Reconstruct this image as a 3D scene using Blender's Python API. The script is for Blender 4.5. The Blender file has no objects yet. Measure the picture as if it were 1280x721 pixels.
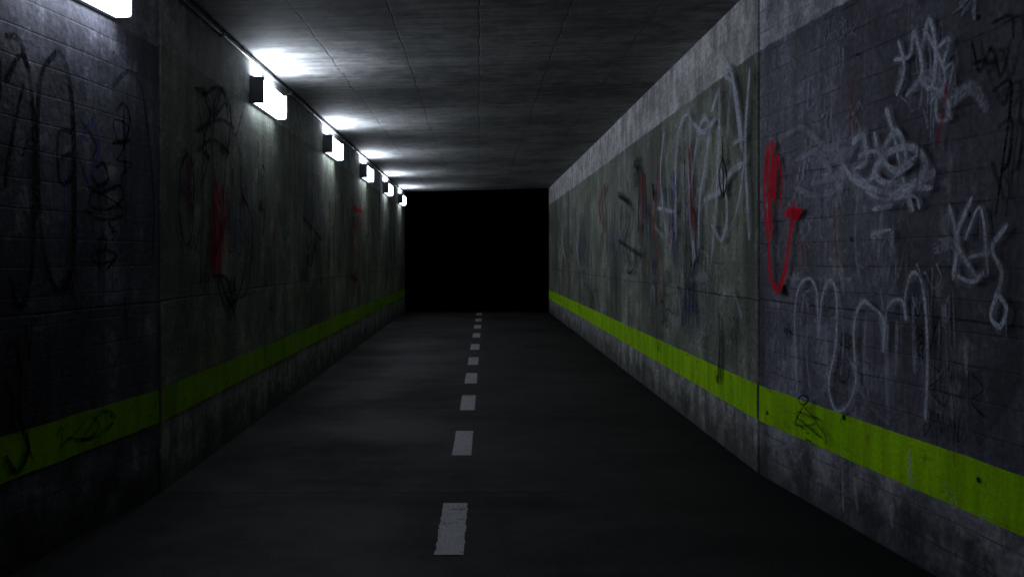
import bpy, bmesh, math, random
from mathutils import Vector
random.seed(7)
S = bpy.context.scene
S.view_settings.view_transform='Standard'; S.view_settings.look='None'; S.view_settings.exposure=0

EYE=1.5; F=1150.0
YS,YE=-5.0,25.4          # tunnel start / end
RJ,LJ=6.41,5.87          # joints where the walls start to flare
def xr(y): return 1.95+(0.10*(RJ-y) if y<RJ else 0)
def xl(y): return -2.03-(0.123*(LJ-y) if y<LJ else 0)
CL,CR=EYE+1.81,EYE+1.915
def ceil_z(x): return CL+(CR-CL)*(x+2.03)/3.98

# ------------------------------------------------------------ node helper
class NT:
    def __init__(s,name):
        s.mat=bpy.data.materials.new(name); s.mat.use_nodes=True
        s.t=s.mat.node_tree; s.t.nodes.clear()
        s.out=s.t.nodes.new('ShaderNodeOutputMaterial')
    def n(s,t): return s.t.nodes.new(t)
    def put(s,sock,v):
        if isinstance(v,bpy.types.NodeSocket): s.t.links.new(v,sock)
        elif isinstance(v,(tuple,list)):
            sock.default_value = tuple(v)+((1,) if len(v)==3 and sock.type=='RGBA' else ())
        else: sock.default_value=v
    def m(s,op,a,b=0.0,c=None):
        k=s.n('ShaderNodeMath'); k.operation=op
        s.put(k.inputs[0],a); s.put(k.inputs[1],b)
        if c is not None: s.put(k.inputs[2],c)
        return k.outputs[0]
    def rng(s,v,a,b,c=0.0,d=1.0,smooth=True):
        k=s.n('ShaderNodeMapRange'); 
        if smooth: k.interpolation_type='SMOOTHSTEP'
        s.put(k.inputs['Value'],v); s.put(k.inputs['From Min'],a); s.put(k.inputs['From Max'],b)
        s.put(k.inputs['To Min'],c); s.put(k.inputs['To Max'],d); return k.outputs['Result']
    def mix(s,f,a,b,mode='MIX'):
        k=s.n('ShaderNodeMix'); k.data_type='RGBA'; k.blend_type=mode
        s.put(k.inputs[0],f); s.put(k.inputs[6],a); s.put(k.inputs[7],b); return k.outputs[2]
    def scale(s,col,v):
        k=s.n('ShaderNodeVectorMath'); k.operation='SCALE'
        s.put(k.inputs[0],col); s.put(k.inputs['Scale'],v); return k.outputs[0]
    def comb(s,x,y,z=0.0):
        k=s.n('ShaderNodeCombineXYZ'); s.put(k.inputs[0],x); s.put(k.inputs[1],y); s.put(k.inputs[2],z); return k.outputs[0]
    def noise(s,vec,sc,det=4,ro=0.55,dist=0.0):
        k=s.n('ShaderNodeTexNoise'); s.put(k.inputs['Vector'],vec); k.inputs['Scale'].default_value=sc
        k.noise_dimensions='2D'
        k.inputs['Detail'].default_value=min(det,4); k.inputs['Roughness'].default_value=ro
        return k.outputs['Fac']
    def uv(s):
        k=s.n('ShaderNodeUVMap'); k.uv_map='UVMap'
        q=s.n('ShaderNodeSeparateXYZ'); s.t.links.new(k.outputs[0],q.inputs[0])
        return k.outputs[0],q.outputs[0],q.outputs[1]
    def line(s,v,period,w,off=0.0):
        a=s.m('FRACT',s.m('DIVIDE',s.m('ADD',v,off),period))
        d=s.m('MULTIPLY',s.m('ABSOLUTE',s.m('SUBTRACT',a,0.5)),period)
        return s.rng(d,w*0.3,w,1.0,0.0)
    def bsdf(s,col,rough,height=None,bs=0.3,bd=0.01,spec=0.4,alpha=None,metal=0.0):
        b=s.n('ShaderNodeBsdfPrincipled'); s.put(b.inputs['Base Color'],col); s.put(b.inputs['Roughness'],rough)
        b.inputs['Specular IOR Level'].default_value=spec; b.inputs['Metallic'].default_value=metal
        if alpha is not None: s.put(b.inputs['Alpha'],alpha)
        if height is not None:
            k=s.n('ShaderNodeBump'); k.inputs['Strength'].default_value=bs; k.inputs['Distance'].default_value=bd
            s.put(k.inputs['Height'],height); s.t.links.new(k.outputs[0],b.inputs['Normal'])
        s.t.links.new(b.outputs[0],s.out.inputs[0]); return s.mat

def wall_mat(name,seed,paintA,paintB,concA,concB,thr,course,seam):
    t=NT(name); uv,u,v=t.uv()
    U=t.m('ADD',u,seed); vec=t.comb(U,v,0)
    n1=t.noise(vec,0.7,3,0.6); n2=t.noise(vec,3.2,4,0.72); n3=t.noise(vec,28,2,0.6); n4=t.noise(vec,9,3,0.7)
    st=t.noise(t.comb(t.m('MULTIPLY',U,5.0),t.m('MULTIPLY',v,0.5)),1.0,4,0.72)
    vo=t.n('ShaderNodeTexVoronoi'); vo.voronoi_dimensions='2D'; vo.distance='CHEBYCHEV'
    t.put(vo.inputs['Vector'],t.comb(t.m('MULTIPLY',U,0.9),t.m('MULTIPLY',v,0.75))); vo.inputs['Scale'].default_value=1.0
    vo.inputs['Randomness'].default_value=0.75
    sp=t.n('ShaderNodeSeparateColor'); t.t.links.new(vo.outputs['Color'],sp.inputs[0])
    patch=t.rng(sp.outputs[0],0.0,1.0,0.70,1.25,False)
    pm=t.rng(t.m('ADD',v,t.m('MULTIPLY',t.m('SUBTRACT',n4,0.5),0.035)),thr-0.008,thr+0.008,1.0,0.0)
    conc=t.mix(t.rng(n2,0.3,0.7),concA,concB)
    paint=t.mix(t.rng(n1,0.35,0.65),paintA,paintB)
    paint=t.scale(paint,patch)
    fl=t.m('MULTIPLY',t.rng(n4,0.60,0.66),t.rng(n1,0.45,0.6))
    pm2=t.m('MULTIPLY',pm,t.m('SUBTRACT',1.0,t.m('MULTIPLY',fl,0.5)))
    low=t.rng(v,0.36,0.46)
    pm2=t.m('MULTIPLY',pm2,t.m('MULTIPLY_ADD',low,0.6,0.4))
    col=t.mix(pm2,conc,paint)
    col=t.scale(col,t.rng(st,0.3,0.68,0.70,1.14))
    col=t.scale(col,t.rng(n2,0.3,0.7,0.68,1.2))
    col=t.scale(col,t.rng(n3,0.25,0.75,0.72,1.2))
    eff=t.m('MULTIPLY',t.m('MULTIPLY',t.rng(n2,0.55,0.68),t.rng(st,0.45,0.6)),0.35)
    col=t.mix(eff,col,(0.42,0.42,0.42))
    damp=t.rng(t.m('ADD',v,t.m('MULTIPLY',t.m('SUBTRACT',n2,0.5),0.5)),0.02,0.42,0.35,1.0)
    col=t.scale(col,damp)
    wob=t.m('ADD',v,t.m('MULTIPLY',t.m('SUBTRACT',n1,0.5),0.03))
    br=t.n('ShaderNodeTexBrick'); t.put(br.inputs['Vector'],t.comb(U,wob)); br.inputs['Scale'].default_value=1.0
    br.inputs['Brick Width'].default_value=3.1; br.inputs['Row Height'].default_value=0.145; br.inputs['Mortar Size'].default_value=0.006
    br.inputs['Color1'].default_value=(0.76,0.76,0.76,1); br.inputs['Color2'].default_value=(1.18,1.18,1.18,1); br.inputs['Mortar'].default_value=(0.3,0.3,0.3,1)
    br.inputs['Mortar Smooth'].default_value=0.5
    cf=t.m('MULTIPLY',t.rng(n2,0.42,0.62,0.12,1.0),course)
    brm=t.mix(cf,(1,1,1),br.outputs['Color'])
    col=t.mix(1.0,col,brm,'MULTIPLY')
    sm=t.m('MULTIPLY',t.rng(t.m('ABSOLUTE',t.m('SUBTRACT',wob,seam)),0.003,0.010,1.0,0.0),t.rng(n4,0.35,0.5,0.4,1.0))
    sv=t.m('MULTIPLY',t.line(U,2.35,0.005,0.4),0.4)
    seams=t.m('MAXIMUM',sm,sv)
    col=t.scale(col,t.m('SUBTRACT',1.0,t.m('MULTIPLY',seams,0.6)))
    h=t.m('ADD',t.m('MULTIPLY',n3,0.35),t.m('MULTIPLY',n4,0.5))
    h=t.m('SUBTRACT',h,t.m('MULTIPLY',br.outputs['Fac'],course*0.45)); h=t.m('SUBTRACT',h,sm)
    return t.bsdf(col,t.rng(n2,0.3,0.7,0.62,0.85),h,0.5,0.012,0.3)

M_Rfar =wall_mat('painted_concrete_green',3.1,(0.145,0.165,0.125),(0.27,0.295,0.235),(0.44,0.44,0.44),(0.64,0.64,0.64),2.94,0.2,1.2)
M_Rnear=wall_mat('painted_concrete_violet',9.4,(0.12,0.115,0.155),(0.20,0.195,0.245),(0.36,0.36,0.40),(0.54,0.54,0.59),2.94,0.75,1.21)
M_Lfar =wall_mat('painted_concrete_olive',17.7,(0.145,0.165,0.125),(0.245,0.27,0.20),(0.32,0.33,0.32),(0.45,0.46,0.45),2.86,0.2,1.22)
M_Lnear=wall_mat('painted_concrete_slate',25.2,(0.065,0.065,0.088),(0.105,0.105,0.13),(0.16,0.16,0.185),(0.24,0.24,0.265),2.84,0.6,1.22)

# ceiling
t=NT('board_marked_concrete'); uv,u,v=t.uv()
vec=t.comb(u,v,0)
n1=t.noise(vec,0.9,4,0.65); n2=t.noise(vec,5,4,0.68)
wu=t.m('ADD',u,t.m('MULTIPLY',t.m('SUBTRACT',n1,0.5),0.05)); wv=t.m('ADD',v,t.m('MULTIPLY',t.m('SUBTRACT',n1,0.5),0.10))
brd=t.noise(t.comb(t.m('MULTIPLY',u,11.0),t.m('MULTIPLY',v,0.8)),1.0,4,0.65)
col=t.mix(t.rng(n1,0.3,0.7),(0.155,0.16,0.155),(0.34,0.34,0.33))
col=t.scale(col,t.rng(brd,0.3,0.7,0.74,1.15)); col=t.scale(col,t.rng(n2,0.3,0.7,0.70,1.18))
s1=t.m('MULTIPLY',t.line(wu,0.48,0.005),0.35)
s2=t.m('MULTIPLY',t.line(wv,0.68,0.010,0.33),1.0)
s3=t.m('MULTIPLY',t.line(wu,1.92,0.016,0.2),1.0)
sm=t.m('MAXIMUM',t.m('MAXIMUM',s1,s2),s3)
sm=t.m('MULTIPLY',sm,t.rng(n2,0.40,0.58,0.1,1.0))
col=t.scale(col,t.m('SUBTRACT',1.0,t.m('MULTIPLY',sm,0.65)))
stn=t.m('MULTIPLY',t.rng(n2,0.56,0.7),t.rng(n1,0.42,0.6))
col=t.mix(t.m('MULTIPLY',stn,0.6),col,(0.05,0.05,0.05))
h=t.m('SUBTRACT',t.m('ADD',t.m('MULTIPLY',n2,0.3),t.m('MULTIPLY',brd,0.45)),t.m('MULTIPLY',sm,0.6))
M_ceil=t.bsdf(col,0.8,h,0.5,0.010,0.3)

# asphalt
t=NT('asphalt'); uv,u,v=t.uv(); vec=t.comb(u,v,0)
n1=t.noise(vec,0.6,4,0.6); n2=t.noise(vec,4,4,0.7); n3=t.noise(vec,90,2,0.7); n4=t.noise(t.comb(t.m('MULTIPLY',u,2.4),t.m('MULTIPLY',v,0.4)),1.0,3,0.6)
col=t.mix(t.rng(n1,0.3,0.7),(0.009,0.009,0.0095),(0.019,0.019,0.0195))
col=t.scale(col,t.rng(n4,0.3,0.7,0.5,1.45)); col=t.scale(col,t.rng(n2,0.3,0.7,0.65,1.35))
col=t.mix(t.m('MULTIPLY',t.rng(n3,0.56,0.70),0.45),col,(0.085,0.085,0.085))
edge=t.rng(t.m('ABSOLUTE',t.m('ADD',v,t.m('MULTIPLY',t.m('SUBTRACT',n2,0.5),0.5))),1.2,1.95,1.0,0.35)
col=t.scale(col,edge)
uj=t.m('ADD',u,t.m('MULTIPLY',n2,0.06))
j=t.rng(t.m('ABSOLUTE',t.m('SUBTRACT',uj,5.93)),0.004,0.02,1.0,0.0)
j2=t.rng(t.m('ABSOLUTE',t.m('SUBTRACT',uj,12.6)),0.005,0.03,1.0,0.0)
jj=t.m('MAXIMUM',j,j2); col=t.scale(col,t.m('SUBTRACT',1.0,t.m('MULTIPLY',jj,0.6)))
h=t.m('SUBTRACT',t.m('ADD',t.m('MULTIPLY',n3,1.4),t.m('MULTIPLY',n2,1.0)),jj)
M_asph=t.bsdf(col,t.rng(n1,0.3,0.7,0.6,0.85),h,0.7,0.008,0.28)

t=NT('worn_road_paint'); uv,u,v=t.uv(); vec=t.comb(u,v,0)
n2=t.noise(vec,7,4,0.7); n3=t.noise(vec,70,4,0.7)
col=t.mix(t.rng(n2,0.3,0.7),(0.32,0.32,0.33),(0.48,0.48,0.48))
w=t.m('ADD',t.m('MULTIPLY',n3,0.5),t.m('MULTIPLY',n2,0.5))
col=t.mix(t.rng(w,0.53,0.6),col,(0.10,0.10,0.10))
M_dash=t.bsdf(col,0.7,n3,0.4,0.004)

def stripe_mat(name,seed,a,b):
    t=NT(name); uv,u,v=t.uv(); vec=t.comb(t.m('ADD',u,seed),v,0)
    n1=t.noise(vec,1.2,4,0.6); n2=t.noise(vec,8,4,0.7); n3=t.noise(vec,45,2,0.6)
    st=t.noise(t.comb(t.m('MULTIPLY',u,9.0),v),1.0,3,0.6)
    col=t.mix(t.rng(n1,0.35,0.65),a,b)
    col=t.scale(col,t.rng(st,0.3,0.7,0.78,1.05)); col=t.scale(col,t.rng(n3,0.3,0.7,0.90,1.05))
    col=t.mix(t.m('MULTIPLY',t.rng(n2,0.62,0.70),0.4),col,(0.09,0.14,0.03))
    sc=t.rng(t.noise(t.comb(t.m('MULTIPLY',u,1.5),t.m('MULTIPLY',v,14.0)),2.0,4,0.7),0.66,0.70)
    col=t.mix(t.m('MULTIPLY',sc,0.5),col,(0.09,0.14,0.04))
    return t.bsdf(col,0.6,t.m('ADD',n3,n2),0.3,0.005,0.12)
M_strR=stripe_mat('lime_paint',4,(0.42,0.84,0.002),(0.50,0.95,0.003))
M_strL=stripe_mat('lime_paint_shaded',8,(0.22,0.44,0.002),(0.28,0.54,0.003))  # same lime paint; the left side's dimmer light is put into its colour

def spray(name,colr,op,lo=0.6,br=0.6):
    t=NT(name); uv,u,v=t.uv()
    co=t.n('ShaderNodeUVMap'); co.uv_map='Wall'; P=co.outputs[0]
    a=t.rng(t.m('ABSOLUTE',v),0.45,1.0,1.0,0.0)
    n=t.noise(P,5.0,3,0.6); n2=t.noise(P,50,2,0.6)
    a=t.m('MULTIPLY',a,t.rng(n,0.32,0.6,lo,1.0)); a=t.m('MULTIPLY',a,t.rng(n2,0.35,0.6,br,1.0))
    a=t.m('MULTIPLY',a,op)
    return t.bsdf(colr,0.8,None,alpha=a,spec=0.05)
G={'w':spray('white_spray_paint',(0.70,0.74,0.86),0.95,0.4,0.45),'f':spray('faded_white_spray_paint',(0.58,0.61,0.74),0.45,0.3,0.4),
   'k':spray('black_spray_paint',(0.004,0.004,0.006),1.0),'r':spray('red_spray_paint',(0.80,0.006,0.03),1.0,0.75,0.7),
   'd':spray('dark_red_spray_paint',(0.30,0.012,0.025),0.75),'b':spray('blue_spray_paint',(0.04,0.06,0.32),0.75),
   's':spray('smoke_black_spray_paint',(0.01,0.01,0.018),0.68),'h':spray('white_overspray',(0.6,0.63,0.75),0.20)}

def simple(name,c,r=0.5,metal=0.0,sc=20):
    t=NT(name); co=t.n('ShaderNodeTexCoord').outputs['Object']
    n=t.noise(co,sc,3,0.6); col=t.scale(t.mix(0.0,c,c),t.rng(n,0.3,0.7,0.7,1.15))
    return t.bsdf(col,r,n,0.2,0.003,0.4,metal=metal)
M_house=simple('grey_lamp_housing',(0.16,0.165,0.19),0.45)
M_metal=simple('galvanised_steel',(0.22,0.22,0.23),0.45,0.6)
M_dark=simple('joint_filler',(0.012,0.012,0.013),0.9)
M_soil=simple('soil',(0.035,0.032,0.025),0.95,sc=0.6)

def glow(name,st):
    t=NT(name); e=t.n('ShaderNodeEmission'); e.inputs[0].default_value=(0.78,0.86,1.0,1); e.inputs[1].default_value=st
    t.t.links.new(e.outputs[0],t.out.inputs[0]); return t.mat
M_glow=glow('frosted_diffuser',20); M_glowtop=glow('clear_diffuser',76); M_glowlow=glow('lower_diffuser',15)

# ------------------------------------------------------------ mesh helpers
def mk(name,verts,faces,mats,uvf=None,midx=None,parent=None,bevel=0,wall=False):
    me=bpy.data.meshes.new(name); me.from_pydata(verts,[],faces); 
    for m_ in (mats if isinstance(mats,list) else [mats]): me.materials.append(m_)
    ul=me.uv_layers.new(name='UVMap')
    if wall: wl=me.uv_layers.new(name='Wall')
    ul=me.uv_layers['UVMap']
    for p in me.polygons:
        if midx: p.material_index=midx[p.index]
        for li in p.loop_indices:
            vi=me.loops[li].vertex_index
            ul.data[li].uv = uvf[vi] if isinstance(uvf,list) else (uvf(me.vertices[vi].co) if uvf else (0,0))
            if wall: me.uv_layers['Wall'].data[li].uv=(me.vertices[vi].co.y,me.vertices[vi].co.z)
    bm=bmesh.new(); bm.from_mesh(me)
    if bevel:
        bmesh.ops.remove_doubles(bm,verts=bm.verts,dist=1e-5)
    if not isinstance(uvf,list): bmesh.ops.recalc_face_normals(bm,faces=bm.faces)
    bm.to_mesh(me); bm.free()
    o=bpy.data.objects.new(name,me); S.collection.objects.link(o)
    if bevel:
        md=o.modifiers.new('Bevel','BEVEL'); md.width=bevel; md.segments=2; md.limit_method='ANGLE'
    if parent: o.parent=parent
    return o
BF=[(0,1,2,3),(7,6,5,4),(0,4,5,1),(1,5,6,2),(2,6,7,3),(3,7,4,0)]
def prism(a,b): return list(a)+list(b), BF
def empty(name):
    o=bpy.data.objects.new(name,None); S.collection.objects.link(o); o.empty_display_size=0.3; return o

UVW=lambda c:(c.y,c.z)
def build_wall(side,xf,joints,mnear,mfar,ztop):
    root=empty('concrete_wall'); ys=[YS]+joints+[YE]; s=1 if side=='R' else -1
    for i in range(len(ys)-1):
        a=ys[i]+(0.014 if i else 0); b=ys[i+1]-(0.014 if i<len(ys)-2 else 0)
        jog=[0,0,0.006,-0.004,0][i%5]*s
        V,Fc=prism([(xf(a)+jog,a,-0.2),(xf(a)+jog,a,ztop(xf(a))),(xf(a)+0.35*s,a,ztop(xf(a))),(xf(a)+0.35*s,a,-0.2)],
                   [(xf(b)+jog,b,-0.2),(xf(b)+jog,b,ztop(xf(b))),(xf(b)+0.35*s,b,ztop(xf(b))),(xf(b)+0.35*s,b,-0.2)])
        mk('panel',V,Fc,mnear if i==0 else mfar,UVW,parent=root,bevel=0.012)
        if i<len(ys)-2:
            y=ys[i+1]; x0=xf(y)+0.05*s; x1=xf(y)+0.3*s
            V,Fc=prism([(x0,y-0.013,-0.1),(x0,y-0.013,3.1),(x1,y-0.013,3.1),(x1,y-0.013,-0.1)],[(x0,y+0.013,-0.1),(x0,y+0.013,3.1),(x1,y+0.013,3.1),(x1,y+0.013,-0.1)])
            mk('joint_filler',V,Fc,M_dark,UVW,parent=root)
    vs=[];fs=[]
    y=YS+0.8
    while y<YE-0.3:
        for hz in (0.52,1.62,2.62):
            yy=y+random.uniform(-0.12,0.12); zz=hz+random.uniform(-.08,.08)
            if min(abs(yy-j) for j in joints)<0.08: continue
            r=random.uniform(0.008,0.014); b0=len(vs)
            for k in range(12):
                an=k*math.pi/6; vs.append((xf(yy+r*math.cos(an))-0.0105*s,yy+r*math.cos(an),zz+r*1.25*math.sin(an)))
            fs.append(tuple(range(b0,b0+12)))
        y+=1.17
    mk('tie_holes',vs,fs,M_dark,UVW,parent=root)
    return root
RW=build_wall('R',xr,[RJ,13.2,20.0],M_Rnear,M_Rfar,lambda x:CR+0.02)
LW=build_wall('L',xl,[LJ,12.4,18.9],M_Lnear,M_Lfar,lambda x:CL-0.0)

def stripe(name,xf,z0,z1,joints,s,mat):
    ys=[YS]+joints+[YE]; vs=[];fs=[]
    for i in range(len(ys)-1):
        a=ys[i]+(0.024 if i else 0); b=ys[i+1]-(0.024 if i<len(ys)-2 else 0)
        jog=[0,0,0.006,-0.004,0][i%5]*(-s)
        n=max(2,int((b-a)/0.12)); 
        for k in range(n+1):
            y=a+(b-a)*k/n; e0=random.uniform(-.0035,.0035); e1=random.uniform(-.0035,.0035)
            x=xf(y)+jog+0.003*s
            vs+= [(x,y,z0+e0),(x,y,z1+e1)]
            if k<n: q=len(vs)-2; fs.append((q,q+2,q+3,q+1))
    return mk(name,vs,fs,mat,UVW)
stripe('lime_wall_stripe',xr,EYE-1.131,EYE-0.885,[RJ,13.2,20.0],-1,M_strR)
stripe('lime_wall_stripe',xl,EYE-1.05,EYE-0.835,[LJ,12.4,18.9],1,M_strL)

# ceiling slab
ysl=[YS,0,LJ,RJ,12,18,YE]
vs=[];fs=[]
for y in ysl:
    a,b=xl(y)-0.4,xr(y)+0.4
    vs+=[(a,y,ceil_z(a)),(b,y,ceil_z(b)),(b,y,CR+0.55),(a,y,CR+0.55)]
for i in range(len(ysl)-1):
    q=i*4
    for k in range(4): fs.append((q+k,q+(k+1)%4,q+4+(k+1)%4,q+4+k))
fs+=[(0,1,2,3),tuple(len(vs)-4+k for k in (3,2,1,0))]
mk('concrete_ceiling',vs,fs,M_ceil,lambda c:(c.y,c.x))

def gz(y): return 0 if y<YE+0.05 else max(-3.0,-(y-YE-0.05)*0.09)
vs=[];fs=[];ysf=[-30,YS]+[YS+i*2 for i in range(1,15)]+[YE+0.05,30,45,58.8,120]
ysf=sorted(set(ysf))
for y in ysf:
    yy=min(max(y,YS),YE); vs+=[(xl(yy)-0.05,y,gz(y)),(xr(yy)+0.05,y,gz(y))]
for i in range(len(ysf)-1): q=2*i; fs.append((q,q+1,q+3,q+2))
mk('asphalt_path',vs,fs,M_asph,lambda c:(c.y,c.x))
vs=[];fs=[];yg=[-600,YE+0.05,58.8,900]
for y in yg: vs+=[(-600,y,gz(y)-0.03),(600,y,gz(y)-0.03)]
for i in range(3): q=2*i; fs.append((q,q+1,q+3,q+2))
mk('ground',vs,fs,M_soil,lambda c:(c.y,c.x))

vs=[];fs=[];zc=[0.85,2.95,5.13,7.47,9.53,11.45,13.35,15.45,17.75,19.95,22.1,24.4]
for c in zc:
    xc=lambda y:-0.187+0.0085*y
    n=24
    for k in range(n+1):
        y=c-0.49+0.98*k/n
        vs+=[(xc(y)-0.073+random.uniform(-.004,.004),y,0.004),(xc(y)+0.073+random.uniform(-.004,.004),y,0.004)]
        if k<n: q=len(vs)-2; fs.append((q,q+1,q+3,q+2))
mk('lane_marking',vs,fs,M_dash,lambda c:(c.y,c.x))

# ------------------------------------------------------------ wall lamps
def box_part(name,x0,x1,y0,y1,z0,z1,mat,par,bev=0.006,midx=None):
    V,Fc=prism([(x0,y0,z0),(x0,y0,z1),(x1,y0,z1),(x1,y0,z0)],[(x0,y1,z0),(x0,y1,z1),(x1,y1,z1),(x1,y1,z0)])
    return mk(name,V,Fc,mat,UVW,midx,par,bev)
def lamp(y0):
    L=0.98; yc=y0+L/2; r=empty('wall_lamp'); r.location=(xl(yc),yc,EYE+1.49)
    ang=0 if yc>LJ else math.atan(0.123)
    r.rotation_euler=(0,0,ang*-1)
    box_part('backplate',0.0,0.035,-L/2,L/2,-0.125,0.125,M_house,r,0.005)
    box_part('end_cap',0.036,0.128,-L/2-0.004,-L/2+0.012,-0.122,0.114,M_house,r,0.005)
    box_part('end_cap',0.036,0.128,L/2-0.012,L/2+0.004,-0.122,0.114,M_house,r,0.005)
    sec=[(0.036,-0.118),(0.036,0.112),(0.085,0.112),(0.126,0.085),(0.126,-0.100),(0.112,-0.118)]
    n=len(sec); ya,yb=-L/2+0.013,L/2-0.013
    V=[(x,ya,z) for x,z in sec]+[(x,yb,z) for x,z in sec]
    Fc=[(i,(i+1)%n,n+(i+1)%n,n+i) for i in range(n)]+[tuple(range(n)),tuple(range(2*n-1,n-1,-1))]
    mi=[2,1,1,0,3,3,2,2]
    mk('diffuser',V,Fc,[M_glow,M_glowtop,M_house,M_glowlow],UVW,mi,r)
    for yy in (-L/2+0.12,L/2-0.12): box_part('clip',0.095,0.118,yy-0.008,yy+0.008,-0.126,-0.1185,M_metal,r,0.002)
    box_part('cable_entry',0.004,0.03,-0.02,0.02,0.126,0.22,M_metal,r,0.004)
    return r
for y in (4.3,8.16,12.0,15.75,19.5,23.2): lamp(y)

def tube(name,pts,r,mat,par=None):
    cu=bpy.data.curves.new(name,'CURVE'); cu.dimensions='3D'; cu.bevel_depth=r; cu.bevel_resolution=3
    sp=cu.splines.new('POLY'); sp.points.add(len(pts)-1)
    for p,q in zip(sp.points,pts): p.co=(*q,1)
    cu.materials.append(mat); o=bpy.data.objects.new(name,cu); S.collection.objects.link(o)
    if par:o.parent=par
    return o
cr=empty('cable_conduit')
tube('pipe',[(xl(y)+0.022,y,EYE+1.75) for y in (YS,LJ,YE-0.1)],0.013,M_metal,cr)
y=YS+0.5
while y<YE-0.5:
    box_part('pipe_clip',xl(y)+0.002,xl(y)+0.04,y-0.012,y+0.012,EYE+1.75-0.02,EYE+1.75+0.02,M_metal,cr,0.002); y+=1.3

# ------------------------------------------------------------ graffiti
def toR(px,py):
    dx=(px-598)/F; y=(1.95+0.641)/(dx+0.1) if px>948 else 1.95/dx
    return (y,EYE+(322-py)/F*y)
def toL(px,py):
    dx=(598-px)/F; y=(2.03+0.722)/(dx+0.123) if px<200 else 2.03/dx
    return (y,EYE+(322-py)/F*y)
class Graf:
    def __init__(s,xf,sg): s.xf=xf; s.s=sg; s.v=[];s.f=[];s.uv=[];s.mi=[];s.k=0
    def stroke(s,pts,w,c):
        P=[Vector(p) for p in pts]
        if len(P)<2: return
        P=[P[0]*2-P[1]]+P+[P[-1]*2-P[-2]]; Q=[]
        for i in range(1,len(P)-2):
            a,b,cc,d=P[i-1:i+3]; n=7
            for k in range(n):
                t_=k/n; Q.append(0.5*((2*b)+(cc-a)*t_+(2*a-5*b+4*cc-d)*t_*t_+(3*b-a-3*cc+d)*t_**3))
        Q.append(P[-2]); s.k+=1; base=0.0108+0.00006*s.k
        ww=w
        for i,q in enumerate(Q):
            t_=(Q[min(i+1,len(Q)-1)]-Q[max(i-1,0)]); 
            if t_.length<1e-6: t_=Vector((1,0))
            t_.normalize(); nn=Vector((-t_.y,t_.x)); ww+=random.uniform(-.12,.12)*w; ww=min(max(ww,w*0.6),w*1.3)
            e=1.0 if 0<i<len(Q)-1 else 0.5
            off=(base+0.00001*i)*s.s
            for sd in (-1,1):
                p=q+nn*ww*0.5*sd*e; p.y=max(0.02,p.y)
                s.v.append((s.xf(p.x)+off,p.x,p.y)); s.uv.append((0,sd))
            if i<len(Q)-1: k=len(s.v)-2; s.f.append((k,k+2,k+3,k+1)); s.mi.append(list(G).index(c))
        if c=='w': s.stroke([(p[0]+random.uniform(-.015,.015),p[1]+random.uniform(-.015,.015)) for p in pts],w*2.3,'h')
        if c in 'wrk' and random.random()<0.4:
            p=random.choice(pts); L=random.uniform(.08,.3)
            s.stroke([p,(p[0]+.002,p[1]-L*.5),(p[0],p[1]-L)],0.007+w*.08,{'w':'f','r':'d','k':'s'}[c])
    def build(s):
        mk('graffiti',s.v,s.f,[G[k] for k in G],s.uv,s.mi,wall=True)
def PP(st): return [tuple(map(float,q.split(','))) for q in st.split()]
gr=Graf(xr,-1); gl=Graf(xl,1)
def R(c,w,*ss):
    for q in ss: gr.stroke([toR(*p) for p in PP(q)],w,c)
def Lf(c,w,*ss):
    for q in ss: gl.stroke([toL(*p) for p in PP(q)],w,c)
def scrib(g,y0,z0,w,h,c,sw,n):
    x=y0; pts=[]
    for i in range(n):
        pts.append((x+random.uniform(-.3,.3)*w/n,z0+random.uniform(-.5,.5)*h)); x+=w/n*random.uniform(.3,1.4)*random.choice((1,1,1,-1))
    g.stroke(pts,sw,c)
# small scratchy marker tags: letter-like groups of short strokes
def tag(g,y0,z0,size,c,sw,n):
    x=y0
    for i in range(n):
        k=random.choice((0,1,2,3,4)); a=size*random.uniform(.7,1.2); z=z0+random.uniform(-.15,.15)*size; b=a*.45
        if k==0: p=[(x,z),(x+b*.1,z+a),(x+b,z+a*.1),(x+b,z+a)]
        elif k==1: p=[(x+b,z+a*.9),(x,z+a*.8),(x+b*.1,z+.1*a),(x+b,z),(x+b*.9,z+a*.4),(x+b*.4,z+a*.45)]
        elif k==2: p=[(x,z),(x+b*.5,z+a),(x+b,z),(x+b*.2,z+a*.4)]
        elif k==3: p=[(x+b,z+a),(x,z+a*.7),(x+b,z+a*.35),(x,z)]
        else: p=[(x,z+a),(x+b*.2,z+a*.2),(x+b*.6,z+a*.8),(x+b*.8,z-.3*a)]
        g.stroke([(-(q[0]-x)*-1*-1+x if g.s>0 else q[0],q[1]) for q in p] if False else p,sw,c); x+=b*1.25
for i in range(40):
    scrib(gr,random.uniform(4.0,6.1),random.uniform(0.8,2.7),random.uniform(.12,.4),random.uniform(.08,.35),random.choice('ffffffs'),random.uniform(.012,.024),random.randint(5,11))
for i in range(26):
    tag(gr,random.uniform(3.9,5.7),random.uniform(0.15,2.75),random.uniform(.06,.2),random.choice('ffffsk'),random.uniform(.008,.016),random.randint(2,5))
for i in range(26):
    tag(gr,random.uniform(6.7,12),random.uniform(0.8,2.5),random.uniform(.12,.4),random.choice('fffskdb'),random.uniform(.014,.028),random.randint(2,6))
for i in range(30):
    scrib(gr,random.uniform(7.4,10.5),random.uniform(0.8,2.3),random.uniform(.3,1.0),random.uniform(.3,.9),random.choice('ffssdb'),random.uniform(.02,.045),random.randint(5,12))
for i in range(44):
    scrib(gr,random.uniform(9.5,22),random.uniform(0.75,2.2),random.uniform(.4,1.3),random.uniform(.3,.9),random.choice('ffssddbk'),random.uniform(.02,.06),random.randint(5,12))
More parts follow.
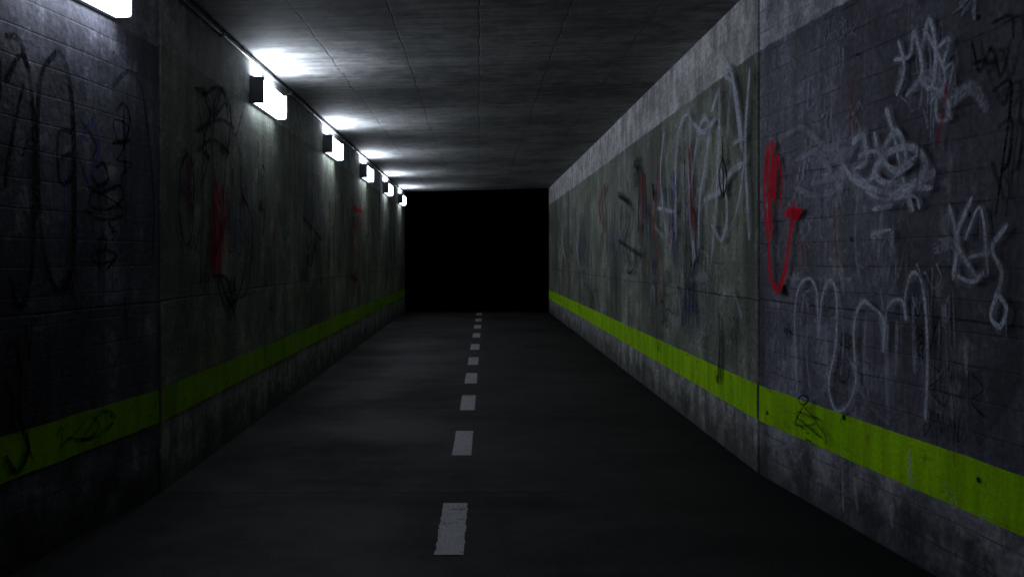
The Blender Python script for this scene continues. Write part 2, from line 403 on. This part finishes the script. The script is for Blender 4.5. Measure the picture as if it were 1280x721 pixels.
for i in range(14):
    scrib(gl,random.uniform(4.1,5.5),random.uniform(0.9,2.4),random.uniform(.15,.4),random.uniform(.1,.4),random.choice('sskkb'),random.uniform(.008,.02),random.randint(5,11))
for i in range(22):
    tag(gl,random.uniform(6.1,12),random.uniform(0.8,2.5),random.uniform(.12,.4),random.choice('ssskdb'),random.uniform(.012,.024),random.randint(2,6))
for i in range(60):
    scrib(gl,random.uniform(6.3,22),random.uniform(0.75,2.3),random.uniform(.3,1.0),random.uniform(.2,.8),random.choice('ssskbdf'),random.uniform(.012,.035),random.randint(5,12))
# --- right, near panel
R('w',.028,"1130,50 1138,85 1128,120","1125,75 1145,70 1150,40 1160,90 1140,120","1160,60 1170,25 1178,70 1172,110 1158,100",
  "1180,60 1195,50 1185,90 1200,80 1190,130 1198,150","1175,110 1190,120 1195,145 1180,150 1178,120","1163,35 1190,95 1170,130")
R('w',.050,"1072,180 1085,170 1090,200 1075,215 1095,225 1115,180 1130,165 1140,200 1120,230 1100,215 1120,190 1150,185 1165,210 1140,240 1120,245 1160,225 1178,215",
  "1115,135 1125,170 1135,220 1150,265","1060,205 1075,225 1110,240 1130,235 1175,235")
R('w',.032,"1100,165 1110,200 1130,210 1155,195","1080,195 1105,190 1125,215 1150,205","1090,240 1115,250 1150,245 1158,262")
R('f',.045,"985,170 1010,160 1040,185 1060,175","1000,200 1030,190 1045,215","1020,230 1050,225 1060,240","1052,180 1060,215 1050,260","1080,235 1076,300 1082,350","1000,235 1025,245 1050,240")
R('w',.026,"1195,255 1205,300 1200,350","1225,245 1205,300 1232,350","1215,300 1235,260 1245,345","1220,322 1247,315",
  "1270,280 1250,310 1262,340 1255,370 1248,395 1260,408 1268,385 1255,365","1205,345 1225,352 1240,340")
R('w',.036,"1098,262 1125,256","1098,292 1122,287"); R('f',.04,"1112,258 1105,322","1118,300 1124,290 1120,320")
R('w',.027,"1003,490 1000,400 1005,360 1018,348 1028,365 1030,420 1035,370 1045,350 1053,370 1052,430 1043,480 1052,512 1068,505 1078,470 1068,445",
  "1078,480 1075,410 1085,378 1100,385 1112,400 1112,440 1118,385 1135,375 1142,400","1140,400 1140,370 1148,342 1160,350 1167,400 1168,470 1165,525")
R('f',.038,"1010,480 1008,410 1012,370 1020,362","1018,380 1015,440 1020,490","1118,400 1115,460 1120,530","1090,400 1088,460 1095,500","1130,400 1128,470","1150,370 1152,470","1215,410 1218,470","1190,380 1192,460",
  "1003,490 1020,500 1043,480","1078,480 1095,505 1120,530","1060,560 1062,640","1075,590 1080,640","1120,600 1124,660","1145,560 1150,650","990,540 1000,575 1012,560",
  "1040,400 1042,470","1060,380 1062,430 1058,470")
R('f',.09,"1195,130 1225,110 1245,140","1150,110 1175,95 1190,120","1010,200 1050,195 1075,190")
R('k',.024,"1225,50 1235,90 1250,60 1262,95 1275,50","1250,30 1275,20 1278,50","1250,115 1275,105 1265,200 1255,270","1225,80 1245,75","1258,160 1276,150 1272,200 1262,215")
R('s',.035,"1245,90 1265,130 1275,100","1250,200 1270,260","1160,160 1155,230")
R('k',.016,"1010,493 1005,500 1012,506 1018,498 1010,493","1012,506 1002,530 1028,528 1012,508","1028,528 1040,545 1040,555","1002,520 1020,535 1035,548","1014,540 1020,542","1014,548 1022,552","1004,514 1034,524")
R('r',.060,"966,182 962,240 967,300 970,345 979,362 988,340 994,300 998,268","964,205 973,180 972,250","975,250 978,195 984,225 981,262")
R('r',.075,"986,268 1010,264","990,262 1006,272"); R('r',.05,"1000,250 997,285")
R('r',.055,"962,245 975,238","968,190 971,300","965,200 969,290")
R('d',.03,"1075,100 1070,170","1195,100 1180,190","1050,250 1056,350","1010,300 1012,340")
# --- right, far panels
R('w',.062,"944,85 938,180 943,300","912,95 925,110 935,180","906,90 918,85 925,120 934,190","850,300 850,190 858,150 868,150 866,215 872,330",
  "874,325 868,250 880,160 892,155 888,200 880,250 878,320","885,250 905,240 920,215 935,205")
R('w',.066,"895,140 905,120 902,230 895,330","872,155 885,165 900,150","835,165 830,220 838,300","826,260 850,265")
R('w',.050,"922,180 938,178 930,250 918,290","905,200 915,260 908,300 895,280")
R('f',.09,"832,160 840,240 838,330 850,250 838,220","905,380 915,365 925,370 935,400","836,365 850,360 855,400 840,395","868,350 890,345","820,280 835,295 850,285","920,95 915,180")
R('k',.06,"910,195 905,220 910,245 915,225 911,198","909,170 912,285")
R('s',.08,"795,210 802,200 803,260 795,330 785,300 790,240","775,240 790,260 780,300 770,330","780,210 775,290","800,200 805,330","786,220 800,290","775,300 805,320","860,160 864,330")
R('k',.06,"797,205 803,225 800,320 788,340 783,300","776,245 792,262 782,318")
R('d',.10,"828,205 822,280 828,330 830,390","760,230 752,260 760,290","868,235 870,290","866,180 872,300","755,230 758,285")
R('b',.10,"735,300 740,340","727,270 730,330","810,250 815,310","845,240 848,330")
R('w',.06,"722,300 728,340","704,300 710,330")
# --- left near panel
Lf('k',.050,"0,105 20,70 32,100 38,200 35,330 20,385 5,345","65,65 45,100 42,200 48,310 68,365 85,330 88,240 85,130 75,75 62,65","0,45 18,50 30,90","0,235 10,170 25,100")
Lf('k',.036,"85,165 68,168 70,228 88,222","70,198 84,192","0,440 12,430 20,460 18,520 30,560 15,590 0,570","0,480 10,500 8,540")
Lf('k',.030,"140,140 150,130 158,150 150,180 140,170 138,150 156,160 148,190 142,200 160,205 146,220","135,180 160,175","150,135 152,222",
  "115,210 125,205 130,225 118,232 110,220","105,235 125,240 145,232 148,250 130,262 108,258 112,240 135,250 150,262","118,235 122,270","100,262 125,275 150,270",
  "115,300 128,298 124,315 108,320 118,330 140,325","112,310 140,318 128,338","120,295 118,342")
Lf('s',.035,"135,110 155,90 172,110 182,180 188,260 185,330","90,190 105,230","95,150 115,180 110,200")
Lf('b',.03,"95,180 110,150 118,190 104,230","158,240 170,300","88,285 100,330")
Lf('s',.024,"65,545 72,535 70,570","68,560 90,540 105,520 118,530 110,545 95,550","100,545 122,515 138,520 128,540","78,548 110,548 138,528","30,505 42,510 28,545 35,575")
# --- left far panels
Lf('k',.055,"232,190 222,210 220,270 228,305 236,290 238,220 232,192","240,110 258,130 262,240 268,330 285,380 300,350 308,280 300,200","250,120 270,110 285,140 280,200","262,150 280,130 290,170 300,140")
Lf('k',.045,"245,140 255,200 245,240","265,120 262,200 272,260","280,170 275,260","240,165 270,150 290,160","298,240 312,280 306,360 290,375","264,345 280,350 290,395","270,110 250,180 260,200","248,108 262,145 274,112 282,150","242,190 262,175 284,192")
Lf('s',.07,"272,290 270,360 285,400","295,180 300,260","345,250 350,300","388,200 392,290 385,340","375,270 400,300","330,240 325,300")
Lf('d',.16,"264,228 262,345","274,230 272,340"); Lf('r',.07,"268,226 268,350"); Lf('d',.10,"280,232 283,330","258,260 262,330","262,250 276,300","264,320 280,270")
Lf('r',.08,"441,255 446,270 440,300 446,330 440,370","448,252 455,290"); Lf('r',.07,"438,260 452,265"); Lf('d',.08,"413,250 416,330","436,345 446,350")
Lf('b',.22,"486,280 488,335","491,280 492,330"); Lf('s',.08,"425,240 430,330","463,250 466,320","474,270 477,330")
gr.build(); gl.build()

# ------------------------------------------------------------ world (night) + camera
w=bpy.data.worlds.new('World'); S.world=w; w.use_nodes=True; nt=w.node_tree
bg=nt.nodes['Background']; sky=nt.nodes.new('ShaderNodeTexSky'); sky.sky_type='NISHITA'; sky.sun_disc=False
sky.sun_elevation=math.radians(-9); sky.sun_rotation=math.radians(200)
nt.links.new(sky.outputs[0],bg.inputs[0]); bg.inputs[1].default_value=0.01
cam=bpy.data.cameras.new('camera'); co=bpy.data.objects.new('camera',cam); S.collection.objects.link(co)
co.location=(0,0,EYE); co.rotation_euler=(math.radians(90),0,0)
cam.sensor_width=36; cam.lens=F/1280*36; cam.shift_x=42/1280; cam.shift_y=-38.5/1280; cam.clip_end=3000; cam.clip_start=0.05
S.camera=co
